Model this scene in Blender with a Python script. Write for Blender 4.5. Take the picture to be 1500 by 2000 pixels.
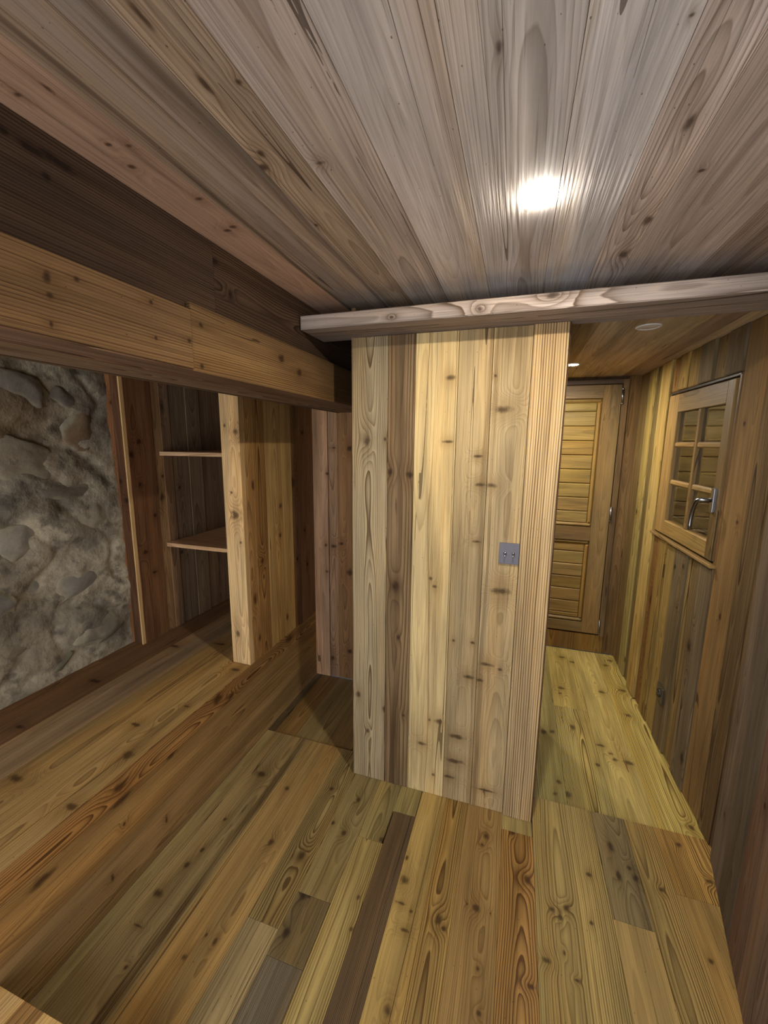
import bpy, bmesh, math, random
from mathutils import Vector, Matrix, noise as mnoise

random.seed(7)
scene = bpy.context.scene
for o in list(bpy.data.objects):
    bpy.data.objects.remove(o, do_unlink=True)
COL = scene.collection

# ------------------------------------------------------------------ camera
FOCAL_PX = 802.8
YAW, PITCH, ROLL = math.radians(17.732), math.radians(9.632), math.radians(0.509)
cam_data = bpy.data.cameras.new('camera')
cam = bpy.data.objects.new('camera', cam_data)
COL.objects.link(cam)
fwd = Vector((-math.sin(YAW) * math.cos(PITCH), math.cos(YAW) * math.cos(PITCH), -math.sin(PITCH)))
rgt = Vector((math.cos(YAW), math.sin(YAW), 0))
upv = rgt.cross(fwd)
r2 = math.cos(ROLL) * rgt + math.sin(ROLL) * upv
u2 = -math.sin(ROLL) * rgt + math.cos(ROLL) * upv
cam.matrix_world = Matrix((
    (r2.x, u2.x, -fwd.x, 0), (r2.y, u2.y, -fwd.y, 0), (r2.z, u2.z, -fwd.z, 1.55), (0, 0, 0, 1)))
cam_data.sensor_fit = 'VERTICAL'
cam_data.sensor_height = 24.0
cam_data.lens = FOCAL_PX / 2000 * 24.0
cam_data.clip_start = 0.02
scene.camera = cam

# ------------------------------------------------------------------ world, exposure
world = bpy.data.worlds.new('world')
scene.world = world
world.use_nodes = True
world.node_tree.nodes['Background'].inputs[0].default_value = (0.86, 0.92, 1.0, 1)
world.node_tree.nodes['Background'].inputs[1].default_value = 5.5
vs = scene.view_settings
vs.view_transform = 'Standard'
vs.look = 'None'
vs.gamma = 1.0
vs.use_curve_mapping = False
vs.exposure = 0.0

LAMP_MAIN, LAMP_HALL = 1800.0, 1250.0      # strength of the lamps' glowing lenses
scene.cycles.adaptive_threshold = 0.06
scene.cycles.max_bounces = 6
scene.cycles.diffuse_bounces = 3
scene.cycles.glossy_bounces = 2
scene.cycles.transmission_bounces = 5

# rear side left open behind the camera, added so sky light fills the room
YREAR = -1.25
por = bpy.data.lights.new('ambient_portal', 'AREA')
por.shape = 'RECTANGLE'
por.size, por.size_y = 2.3, 1.95
por.cycles.is_portal = True
po_ = bpy.data.objects.new('ambient_portal', por)
COL.objects.link(po_)
po_.location = (-0.82, YREAR - 0.01, 1.03)
po_.rotation_euler = (math.radians(90), 0, 0)

# knots of the boards: place in the room, radius, length to width
KN = {
 'P': [(-0.585,1.594,1.557,0.0212,1.6),(-0.624,1.594,0.414,0.0157,1.3),(-0.508,1.594,1.562,0.0106,1),(-0.579,1.594,0.242,0.01,1.5),(-0.485,1.594,1.431,0.0191,1.2),(-0.404,1.594,1.424,0.018,1.2),(-0.455,1.594,0.952,0.0204,1.4),(-0.44,1.594,0.723,0.0113,1.5),(-0.499,1.594,0.367,0.015,1.5),(-0.411,1.594,0.359,0.0119,1),(-0.254,1.594,1.789,0.0243,0.6),(-0.255,1.594,1.554,0.026,0.3),(-0.307,1.594,1.002,0.0106,1),(-0.289,1.594,0.969,0.0127,0.8),(-0.253,1.594,0.366,0.0246,0.7),(-0.294,1.594,0.364,0.0096,1),(-0.327,1.594,0.241,0.0261,0.4),(-0.27,1.594,0.1,0.0095,1),(-0.139,1.594,1.501,0.0227,0.35),(-0.127,1.594,1.394,0.026,0.4),(-0.128,1.594,1.172,0.022,0.3),(-0.127,1.594,0.751,0.012,0.6),(-0.139,1.594,0.597,0.0297,0.4),(-0.175,1.594,0.312,0.048,0.3),(-0.177,1.594,0.193,0.05,0.3),(-0.2,1.594,0.11,0.0332,0.3),(-0.204,1.594,0.748,0.0079,1),(-0.06,1.594,1.671,0.042,0.4),(-0.085,1.594,1.393,0.0245,0.5),(-0.028,1.594,0.982,0.05,0.38),(-0.064,1.594,0.666,0.0339,0.3),(-0.016,1.594,0.653,0.0129,0.8),(-0.097,1.594,0.592,0.0255,0.4),(-0.042,1.594,0.089,0.05,0.14),(-0.091,1.594,1.79,0.007,1)],
 'F': [(-1.062,1.451,0.0,0.039,0.6),(-1.094,0.893,0.0,0.0223,0.8),(-1.065,1.202,0.0,0.0113,1),(-1.074,1.001,0.0,0.0136,1.4),(-1.062,1.066,0.0,0.0103,1.4),(-0.873,0.776,0.0,0.0127,1),(-1.02,0.702,0.0,0.0086,1),(-1.077,0.796,0.0,0.0226,0.2),(-0.827,1.175,0.0,0.0156,1.2),(-0.813,0.839,0.0,0.0099,1.6),(-0.851,0.844,0.0,0.0071,1),(-0.904,1.417,0.0,0.0149,1),(-0.69,1.163,0.0,0.0215,1.2),(-0.711,1.481,0.0,0.0154,1),(-0.593,1.049,0.0,0.0087,1.2),(-0.572,1.3,0.0,0.0171,1),(-0.634,1.327,0.0,0.0109,1.2),(-0.574,1.464,0.0,0.0118,1.4),(-0.614,1.042,0.0,0.0162,1.5),(-0.613,0.931,0.0,0.0176,1.5),(-0.42,1.002,0.0,0.0095,1),(-0.432,1.098,0.0,0.0087,1.4),(-0.421,1.321,0.0,0.0167,1),(-0.294,1.2,0.0,0.0218,1),(-0.307,1.283,0.0,0.0079,1.6),(-0.287,1.126,0.0,0.0237,0.3),(-0.255,1.053,0.0,0.0221,0.35),(-0.25,0.854,0.0,0.0153,1),(-0.249,1.112,0.0,0.0077,1),(-0.155,1.117,0.0,0.0172,1.3),(-0.136,1.096,0.0,0.0099,1),(-0.027,1.464,0.0,0.0164,1.2),(-0.039,1.424,0.0,0.0094,1),(-0.041,1.19,0.0,0.0166,1),(-0.072,1.194,0.0,0.006,1),(0.006,1.189,0.0,0.0049,1),(-0.021,1.026,0.0,0.0082,1.2),(-0.009,0.927,0.0,0.0088,1),(0.126,1.342,0.0,0.021,1),(0.129,1.032,0.0,0.0159,0.6),(0.075,1.514,0.0,0.0099,1.3),(0.203,1.267,0.0,0.0126,0.8),(0.251,1.286,0.0,0.0154,0.8),(0.228,1.248,0.0,0.0097,1.4),(0.177,1.111,0.0,0.018,0.6),(0.23,1.149,0.0,0.0066,1.5),(0.258,1.089,0.0,0.0082,0.6),(0.34,1.431,0.0,0.0164,0.6),(0.323,1.264,0.0,0.0095,1),(0.437,1.571,0.0,0.0183,1.8),(0.443,1.461,0.0,0.0124,2.2),(0.487,1.503,0.0,0.0115,1),(0.501,1.471,0.0,0.0162,1.4),(0.575,1.454,0.0,0.0108,1),(0.694,1.667,0.0,0.0151,1),(0.653,1.267,0.0,0.0113,0.9),(0.749,1.54,0.0,0.0159,0.7),(0.36,2.667,0.0,0.0289,0.7),(0.226,2.194,0.0,0.0225,1),(0.271,2.209,0.0,0.0203,1),(0.348,2.605,0.0,0.0164,1),(0.383,2.286,0.0,0.0214,1.6),(0.508,2.178,0.0,0.0335,0.4),(0.545,2.129,0.0,0.0176,0.8),(0.558,2.09,0.0,0.0176,0.9),(0.616,2.089,0.0,0.0327,0.5),(0.732,2.763,0.0,0.0339,0.6),(0.704,2.495,0.0,0.0271,0.8),(0.276,1.854,0.0,0.0162,1),(0.309,1.79,0.0,0.0269,1),(0.255,1.778,0.0,0.0154,1),(0.774,1.776,0.0,0.0201,0.8),(0.69,3.067,0.0,0.0296,0.7),(0.731,3.148,0.0,0.0307,0.6),(0.402,3.09,0.0,0.0364,0.5),(0.476,3.039,0.0,0.0458,0.4),(0.601,2.702,0.0,0.0247,0.8),(0.469,2.026,0.0,0.014,1)],
 'PL': [(-1.806,1.259,0.445,0.05,0.35),(-1.254,0.958,0.445,0.0305,0.9),(-1.232,0.746,0.445,0.0332,0.45),(-1.368,1.09,0.445,0.0338,0.4),(-1.717,1.638,0.445,0.05,0.35),(-1.497,1.737,0.445,0.05,0.3),(-1.777,0.938,0.445,0.0341,0.35),(-1.515,0.765,0.445,0.0449,0.4),(-1.251,1.547,0.445,0.0401,0.4),(-1.262,1.244,0.445,0.0182,0.4)],
 'RI': [(-1.205,1.361,0.417,0.0307,1.6),(-1.205,1.445,0.377,0.0177,2),(-1.205,0.883,0.402,0.0241,1.6),(-1.205,0.887,0.349,0.0185,2.6),(-1.205,1.096,0.352,0.02,2),(-1.205,0.628,0.325,0.0192,2.4),(-1.205,0.882,0.253,0.0119,0.7),(-1.205,1.047,0.109,0.0237,0.3),(-1.205,0.822,0.104,0.0208,0.4),(-1.205,1.972,0.414,0.0332,1.6)],
 'BE': [(-0.78,0.544,1.823,0.0139,0.7),(-0.78,0.545,1.793,0.009,1),(-0.78,0.596,1.837,0.0069,1.2),(-0.78,0.542,1.746,0.0092,0.6),(-0.78,0.758,1.847,0.0073,1),(-0.78,0.836,1.866,0.0104,1),(-0.78,0.908,1.838,0.0095,1.2),(-0.78,0.903,1.738,0.0089,1),(-0.78,1.284,1.827,0.0199,1.2),(-0.78,1.405,1.801,0.0203,1.2),(-0.78,0.764,1.774,0.0061,1),(-0.78,0.864,1.791,0.0074,1)],
 'DK': [(-0.795,0.573,1.993,0.0087,1.5),(-0.795,0.514,2.025,0.0083,1.5),(-0.795,0.553,2.023,0.0105,3),(-0.795,0.594,2.028,0.0126,3),(-0.795,0.989,2.019,0.0137,1.4),(-0.795,1.05,1.956,0.013,0.8)],
 'CE': [(-0.754,0.515,2.065,0.009,0.8),(-0.698,0.518,2.065,0.0063,3),(-0.735,0.694,2.065,0.0113,0.9),(-0.689,0.649,2.065,0.0082,0.8),(-0.722,0.636,2.065,0.008,0.8),(-0.686,0.818,2.065,0.0133,0.7),(-0.693,0.938,2.065,0.0153,0.6),(-0.717,0.949,2.065,0.0137,0.7),(-0.493,0.769,2.065,0.0184,0.9),(-0.475,0.735,2.065,0.0098,1.4),(-0.418,0.595,2.065,0.0075,1),(-0.468,0.584,2.065,0.0067,4.0),(-0.473,0.479,2.065,0.0064,4.0),(-0.384,0.789,2.065,0.0127,0.6),(-0.496,0.99,2.065,0.0091,1),(0.478,1.219,2.065,0.018,1.1),(0.302,1.021,2.065,0.0098,0.8),(0.17,0.678,2.065,0.005,1),(0.257,1.193,2.065,0.0154,2.0),(0.233,0.876,2.065,0.0094,3.0),(0.247,1.368,2.065,0.02,2),(-0.055,0.654,2.065,0.0075,2)],
 'NB': [(-0.959,2.32,1.511,0.025,0.9),(-1.074,2.32,0.896,0.0279,0.6),(-1.124,2.32,0.901,0.0168,1),(-1.018,2.32,0.917,0.0169,0.8),(-1.12,2.32,0.728,0.014,1),(-0.967,2.32,0.735,0.028,1.2),(-0.97,2.32,0.196,0.0217,1),(-1.092,2.32,0.127,0.0225,1),(-1.11,2.32,1.356,0.0135,1),(-1.067,2.32,1.513,0.0169,0.5)],
 'CS': [(-1.205,2.057,1.319,0.0327,1.3),(-1.205,1.926,1.205,0.019,1.2),(-1.205,1.912,1.046,0.0187,1.2),(-1.205,1.738,0.95,0.0208,1),(-1.205,1.689,1.342,0.0159,2),(-1.205,1.957,0.553,0.0207,1.3),(-1.205,1.692,0.553,0.0175,1.3),(-1.205,2.09,0.865,0.0177,1),(-1.205,2.207,0.797,0.0187,1),(-1.205,2.183,1.601,0.0212,0.8),(-1.205,1.664,0.772,0.0174,2),(-1.205,2.185,1.019,0.0177,1)],
 'PO': [(-1.28,1.6,1.619,0.0099,1.2),(-1.221,1.6,1.592,0.0184,1),(-1.245,1.6,1.206,0.0246,1.2),(-1.266,1.6,0.608,0.0171,1.4),(-1.261,1.6,1.312,0.0078,1),(-1.224,1.6,1.074,0.0078,1.2)],
 'RW': [(0.79,2.684,1.361,0.0194,1.6),(0.79,2.609,0.676,0.0391,1.8),(0.79,2.598,0.317,0.0301,1.6),(0.79,2.073,0.652,0.0302,1.3),(0.79,2.326,0.951,0.0163,1.2),(0.79,2.234,0.978,0.0151,1.2),(0.79,3.027,1.117,0.0246,1),(0.79,3.075,1.296,0.0246,1),(0.79,1.87,0.882,0.0145,1.4),(0.79,1.905,1.631,0.0127,1),(0.79,1.991,0.149,0.0248,1.6),(0.79,3.449,1.046,0.038,1),(0.79,3.388,1.626,0.0274,1),(0.79,1.851,1.264,0.0102,1),(0.79,2.241,0.77,0.0123,1)],
 'IN': [(-1.885,1.681,1.541,0.0201,1),(-1.885,1.631,1.476,0.0201,1.4),(-1.885,1.667,1.317,0.0145,1),(-1.885,1.743,1.142,0.0156,1),(-1.885,1.664,0.952,0.0242,0.6),(-1.885,1.708,0.826,0.0182,0.5),(-1.885,1.82,1.351,0.0156,0.9),(-1.885,1.805,1.232,0.023,1.4),(-1.885,1.915,0.888,0.0206,1),(-1.885,1.936,1.276,0.0174,1),(-1.885,1.848,1.731,0.0155,2.5)],
 'PI': [(-1.963,1.61,1.736,0.0148,1),(-1.987,1.61,1.43,0.0155,1.2),(-1.95,1.61,1.338,0.0177,1),(-1.921,1.61,1.238,0.0186,0.9),(-1.977,1.61,1.098,0.0216,1.3),(-2.0,1.61,1.764,0.02,1)],
}

# ------------------------------------------------------------------ helpers
def lin(c):
    return tuple(((v / 255) / 12.92 if v / 255 <= 0.04045 else ((v / 255 + 0.055) / 1.055) ** 2.4) for v in c)

WM = {}
def attach(o, parent):
    if parent:
        o.parent = parent
        o.matrix_parent_inverse = WM.get(parent.name, Matrix.Translation(parent.location)).inverted()

def empty(name, loc=(0, 0, 0)):
    o = bpy.data.objects.new(name, None)
    o.empty_display_size = 0.1
    COL.objects.link(o)
    o.location = loc
    return o

def mesh_obj(name, verts, faces, mat, parent=None, smooth=False):
    me = bpy.data.meshes.new(name)
    me.from_pydata([tuple(v) for v in verts], [], faces)
    me.validate()
    if smooth:
        me.polygons.foreach_set('use_smooth', [True] * len(me.polygons))
    if mat:
        me.materials.append(mat)
    o = bpy.data.objects.new(name, me)
    COL.objects.link(o)
    attach(o, parent)
    return o

def bm_obj(name, bm, mat, parent=None, smooth=False):
    me = bpy.data.meshes.new(name)
    bmesh.ops.recalc_face_normals(bm, faces=bm.faces)
    bm.to_mesh(me)
    bm.free()
    if smooth:
        me.polygons.foreach_set('use_smooth', [True] * len(me.polygons))
    if mat:
        me.materials.append(mat)
    o = bpy.data.objects.new(name, me)
    COL.objects.link(o)
    attach(o, parent)
    return o

def box_obj(name, lo, hi, mat, parent=None, bevel=0.0):
    bm = bmesh.new()
    bmesh.ops.create_cube(bm, size=1.0)
    for v in bm.verts:
        v.co = Vector([(lo[i] + hi[i]) / 2 + v.co[i] * (hi[i] - lo[i]) for i in range(3)])
    if bevel:
        bmesh.ops.bevel(bm, geom=list(bm.edges), offset=bevel, segments=2, affect='EDGES', profile=0.5)
    return bm_obj(name, bm, mat, parent)

def structure(o):
    o['kind'] = 'structure'
    return o

def thing(o, label, cat, group=None):
    o['label'] = label
    o['category'] = cat
    if group:
        o['group'] = group
    return o

# ------------------------------------------------------------------ node mini language
class NT:
    def __init__(self, mat):
        self.t = mat.node_tree
        self.n = self.t.nodes
        self.l = self.t.links
    def new(self, typ, **kw):
        nd = self.n.new(typ)
        for k, v in kw.items():
            setattr(nd, k, v)
        return nd
    def put(self, sock, v):
        if isinstance(v, bpy.types.NodeSocket):
            self.l.new(v, sock)
        elif v is not None:
            sock.default_value = v
    def m(self, op, a, b=None, c=None, clamp=False):
        nd = self.new('ShaderNodeMath', operation=op, use_clamp=clamp)
        self.put(nd.inputs[0], a)
        if b is not None: self.put(nd.inputs[1], b)
        if c is not None: self.put(nd.inputs[2], c)
        return nd.outputs[0]
    def add(self, a, b): return self.m('ADD', a, b)
    def sub(self, a, b): return self.m('SUBTRACT', a, b)
    def mul(self, a, b): return self.m('MULTIPLY', a, b)
    def mad(self, a, b, c): return self.m('MULTIPLY_ADD', a, b, c)
    def vec(self, x, y, z):
        nd = self.new('ShaderNodeCombineXYZ')
        for i, v in enumerate((x, y, z)): self.put(nd.inputs[i], v)
        return nd.outputs[0]
    def vm(self, op, a, b):
        nd = self.new('ShaderNodeVectorMath', operation=op)
        self.put(nd.inputs[0], a)
        self.put(nd.inputs[1], b)
        return nd.outputs[0]
    def xyz(self, v):
        nd = self.new('ShaderNodeSeparateXYZ')
        self.put(nd.inputs[0], v)
        return nd.outputs[:]
    def noise(self, v, detail=2.0, rough=0.5, scale=1.0):
        nd = self.new('ShaderNodeTexNoise')
        self.put(nd.inputs['Vector'], v)
        nd.inputs['Scale'].default_value = scale
        nd.inputs['Detail'].default_value = detail
        nd.inputs['Roughness'].default_value = rough
        return nd.outputs[0], nd.outputs[1]
    def rng(self, v, a, b, c=0.0, d=1.0, smooth=False):
        nd = self.new('ShaderNodeMapRange', interpolation_type='SMOOTHSTEP' if smooth else 'LINEAR')
        for s, x in zip((0, 1, 2, 3, 4), (v, a, b, c, d)): self.put(nd.inputs[s], x)
        return nd.outputs[0]
    def mix(self, f, a, b, blend='MIX'):
        nd = self.new('ShaderNodeMix', data_type='RGBA', blend_type=blend)
        self.put(nd.inputs[0], f)
        self.put(nd.inputs[6], a)
        self.put(nd.inputs[7], b)
        return nd.outputs[2]
    def attr(self, name):
        nd = self.new('ShaderNodeAttribute', attribute_type='OBJECT', attribute_name=name)
        return nd

def new_mat(name):
    mt = bpy.data.materials.new(name)
    mt.use_nodes = True
    return mt, NT(mt), mt.node_tree.nodes['Principled BSDF']

def set_spec(b, v):
    b.inputs['Specular IOR Level'].default_value = v

NKNOT = 9
def wood_material(name, rough=0.62, spec=0.3, bump=1.0, nk=9):
    """Sawn softwood cut from a virtual log: growth rings, knots, fibres, cracks and stains
    in the board's own coordinates; the board's colour and log are set per object."""
    mt, T, B = new_mat(name)
    x, y, z = T.xyz(T.new('ShaderNodeTexCoord').outputs['Object'])
    col = T.new('ShaderNodeObjectInfo').outputs['Color']
    a1 = T.attr('log')            # ring frequency, pith across, pith depth, wobble
    rf, pw, pt = T.xyz(a1.outputs['Vector'])
    wob = a1.outputs['Alpha']
    a2 = T.attr('look')           # ring contrast, stain amount, crack amount, seed
    ct, st, cr = T.xyz(a2.outputs['Vector'])
    sd = a2.outputs['Alpha']
    sx, sy, sz = T.mul(sd, 3.17), T.mul(sd, 7.31), T.mul(sd, 1.93)
    xs, ys, zs = T.add(x, sx), T.add(y, sy), T.add(z, sz)
    # slow wandering of the log
    lo, loc_ = T.noise(T.vec(T.mul(xs, 1.15), T.mul(ys, 2.5), T.mul(zs, 2.5)), 1.0)
    lr, lg, lb = T.xyz(loc_)
    # knots: a dark irregular heart, a halo drawn out along the grain, rings bent around it
    kn_mask = None
    kn_halo = None
    kn_warp = None
    if nk:
        kw, _ = T.noise(T.vec(T.mul(xs, 38), T.mul(ys, 60), zs), 2.0)
        kwo = T.mul(T.sub(kw, 0.5), 1.3)
    for i in range(nk):
        ak = T.attr('knot%d' % i)
        cx, cy, r = T.xyz(ak.outputs['Vector'])
        asp = ak.outputs['Alpha']
        rr = T.m('MAXIMUM', T.mul(r, 0.82), 0.0001)
        dx = T.m('DIVIDE', T.sub(x, cx), T.mul(rr, T.m('MAXIMUM', asp, 0.1)))
        dy = T.m('DIVIDE', T.sub(y, cy), rr)
        dx2, dy2 = T.mul(dx, dx), T.mul(dy, dy)
        d2 = T.add(dx2, dy2)
        d = T.add(T.m('SQRT', d2), kwo)
        mk = T.rng(d, 0.25, 1.25, 1.0, 0.0, True)
        hl = T.m('EXPONENT', T.mul(T.mad(dx2, 0.12, dy2), -0.55))
        wp = T.mul(T.m('EXPONENT', T.mul(T.mad(dx2, 0.5, dy2), -0.25)), rr)
        kn_mask = mk if kn_mask is None else T.m('MAXIMUM', kn_mask, mk)
        kn_halo = hl if kn_halo is None else T.m('MAXIMUM', kn_halo, hl)
        kn_warp = wp if kn_warp is None else T.add(kn_warp, wp)
    # rings
    w = T.mad(T.sub(lr, 0.5), wob, T.sub(y, pw))
    t = T.mad(T.sub(lg, 0.5), T.mul(wob, 2.2), T.add(z, pt))
    if nk:
        w = T.mad(kn_warp, 0.25, w)
        t = T.mad(kn_warp, 1.2, t)
    rad = T.m('SQRT', T.mad(w, w, T.mul(t, t)))
    fn, fnc = T.noise(T.vec(T.mul(xs, 2.6), T.mul(ys, 30), T.mul(zs, 30)), 2.0)
    fx, fy, fz = T.xyz(fnc)
    ph = T.mad(rad, rf, T.mul(T.sub(fx, 0.5), 0.8))
    fr = T.m('FRACT', ph)
    late = T.mul(T.m('POWER', fr, 2.6), T.rng(fr, 0.9, 1.0, 1.0, 0.0, True))
    wn = T.new('ShaderNodeTexWhiteNoise', noise_dimensions='1D')
    T.put(wn.inputs['W'], T.add(T.m('FLOOR', ph), sd))
    amp = T.mad(wn.outputs[0], 0.8, 0.35)
    ring = T.mul(T.mul(late, amp), 1.55)
    # broad tone along the board, fibres, streaks, stains, cracks
    bl, blc = T.noise(T.vec(T.mul(xs, 0.9), T.mul(ys, 8.0), T.mul(zs, 8.0)), 2.0)
    br, bg, bb = T.xyz(blc)
    fb, fbc = T.noise(T.vec(T.mul(xs, 3.2), T.mul(ys, 210), T.mul(zs, 210)), 2.0, 0.65)
    gx, gy, gz = T.xyz(fbc)
    sn, snc = T.noise(T.vec(T.mul(xs, 1.2), T.mul(ys, 15), T.mul(zs, 6)), 5.0, 0.65)
    s1, s2, s3 = T.xyz(snc)
    stain = T.mul(T.rng(s1, 0.50, 0.70, 0.0, 1.0, True), st)
    patch = T.rng(s2, 0.34, 0.66, -0.5, 0.5)
    cn, _ = T.noise(T.vec(T.mul(xs, 0.22), T.mul(ys, 17), T.mul(zs, 3)), 0.0)
    ca = T.m('ABSOLUTE', T.sub(cn, 0.60))
    crack = T.mul(T.m('LESS_THAN', ca, T.mul(cr, 0.007)), T.m('GREATER_THAN', s3, 0.47))
    vn = T.new('ShaderNodeTexVoronoi', voronoi_dimensions='2D', feature='F1')
    T.put(vn.inputs['Vector'], T.vec(T.mul(xs, 5.5), T.mul(ys, 11), 0.0))
    vr, vg, vb = T.xyz(vn.outputs['Color'])
    dots = T.mul(T.m('LESS_THAN', vn.outputs['Distance'], T.mul(T.m('POWER', vg, 2.0), 0.06)), T.m('GREATER_THAN', vr, 0.7))
    tone = T.mad(T.rng(br, 0.3, 0.7, -0.5, 0.5), 0.40, T.mad(patch, 0.34, 1.0))
    tone = T.mad(T.rng(fy, 0.25, 0.75, -0.5, 0.5), 0.30, tone)
    tone = T.mad(T.rng(gx, 0.25, 0.75, -0.5, 0.5), 0.34, tone)
    c = T.mix(1.0, col, T.vec(tone, tone, tone), 'MULTIPLY')
    grey = T.mul(T.rng(bg, 0.40, 0.64, 0.0, 1.0, True), 0.45)
    c = T.mix(grey, c, T.mix(1.0, c, (0.80, 0.84, 0.95, 1), 'MULTIPLY'))
    warm = T.mul(T.rng(bb, 0.48, 0.66, 0.0, 1.0, True), 0.55)
    c = T.mix(warm, c, T.mix(1.0, c, (1.02, 0.87, 0.66, 1), 'MULTIPLY'))
    dark = T.mix(1.0, col, (0.27, 0.215, 0.16, 1), 'MULTIPLY')
    c = T.mix(T.m('MULTIPLY', ring, ct, clamp=True), c, dark)
    early = T.mul(T.rng(fr, 0.0, 0.22, 1.0, 0.0, True), T.mul(ct, 0.3))
    c = T.mix(early, c, T.mix(1.0, col, (1.30, 1.24, 1.10, 1), 'MULTIPLY'))
    lines = T.mul(T.rng(gy, 0.57, 0.72, 0.0, 1.0, True), 0.55)
    c = T.mix(lines, c, T.mix(1.0, col, (0.36, 0.29, 0.22, 1), 'MULTIPLY'))
    c = T.mix(T.mul(stain, 0.62), c, T.mix(1.0, col, (0.34, 0.29, 0.26, 1), 'MULTIPLY'))
    ab = T.attr('band')           # a dark pith streak running along the board: place across, half width, strength
    b0, bw, bs = T.xyz(ab.outputs['Vector'])
    bd = T.m('ABSOLUTE', T.mad(T.sub(lr, 0.5), 0.05, T.mad(T.sub(fx, 0.5), 0.03, T.sub(y, b0))))
    bm_ = T.mul(T.rng(T.m('DIVIDE', bd, T.m('MAXIMUM', bw, 0.0001)), 0.3, 1.1, 1.0, 0.0, True), T.mul(bs, T.rng(T.mad(gx, 0.6, T.mul(s3, 0.4)), 0.36, 0.56, 0.15, 1.0, True)))
    c = T.mix(bm_, c, T.mix(1.0, col, (0.24, 0.19, 0.15, 1), 'MULTIPLY'))
    if nk:
        c = T.mix(T.mul(kn_halo, T.mad(gz, 0.7, 0.12)), c, T.mix(1.0, col, (0.40, 0.31, 0.22, 1), 'MULTIPLY'))
        c = T.mix(T.mul(kn_mask, 0.85), c, T.mix(1.0, col, (0.13, 0.10, 0.08, 1), 'MULTIPLY'))
    dk = T.m('MAXIMUM', crack, dots)
    c = T.mix(T.mul(dk, 0.75), c, T.mix(1.0, col, (0.12, 0.09, 0.065, 1), 'MULTIPLY'))
    T.put(B.inputs['Base Color'], c)
    T.put(B.inputs['Roughness'], T.mad(gx, 0.15, rough))
    set_spec(B, spec)
    bn, _ = T.noise(T.vec(T.mul(xs, 4.0), T.mul(ys, 170), T.mul(zs, 170)), 1.0)
    bp = T.new('ShaderNodeBump')
    bp.inputs['Strength'].default_value = 0.6 * bump
    bp.inputs['Distance'].default_value = 0.0012
    T.put(bp.inputs['Height'], bn)
    T.put(B.inputs['Normal'], bp.outputs[0])
    return mt

def plain(name, col, rough=0.6, metal=0.0, spec=0.4):
    mt, T, B = new_mat(name)
    n, _ = T.noise(T.new('ShaderNodeTexCoord').outputs['Object'], 3.0, 0.5, 60.0)
    c = lin(col)
    f = T.mad(n, 0.16, 0.92)
    T.put(B.inputs['Base Color'], T.mix(1.0, (*c, 1), T.vec(f, f, f), 'MULTIPLY'))
    B.inputs['Roughness'].default_value = rough
    B.inputs['Metallic'].default_value = metal
    set_spec(B, spec)
    return mt

WOOD = [wood_material('weathered_wood', rough=0.72, spec=0.18, nk=k) for k in (0, 3, 9)]
WOODF = [wood_material('floor_wood', rough=0.56, spec=0.25, bump=0.8, nk=k) for k in (0, 3, 9)]
DARK = plain('dark_backing_wood', (52, 40, 30), 0.85)

def set_wood(o, col, rf=150, pw=0.0, pt=0.04, wob=0.03, ct=0.55, st=0.5, cr=0.5, band=None, knots=()):
    o.color = (*lin(col), 1)
    o['log'] = [float(rf), float(pw), float(pt), float(wob)]
    o['look'] = [float(ct), float(st), float(cr), random.uniform(0, 40)]
    if band:
        o['band'] = [float(band[0]), float(band[1]), float(band[2])]
    for i, k in enumerate(knots[:NKNOT]):
        o['knot%d' % i] = [float(v) for v in k]

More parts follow.
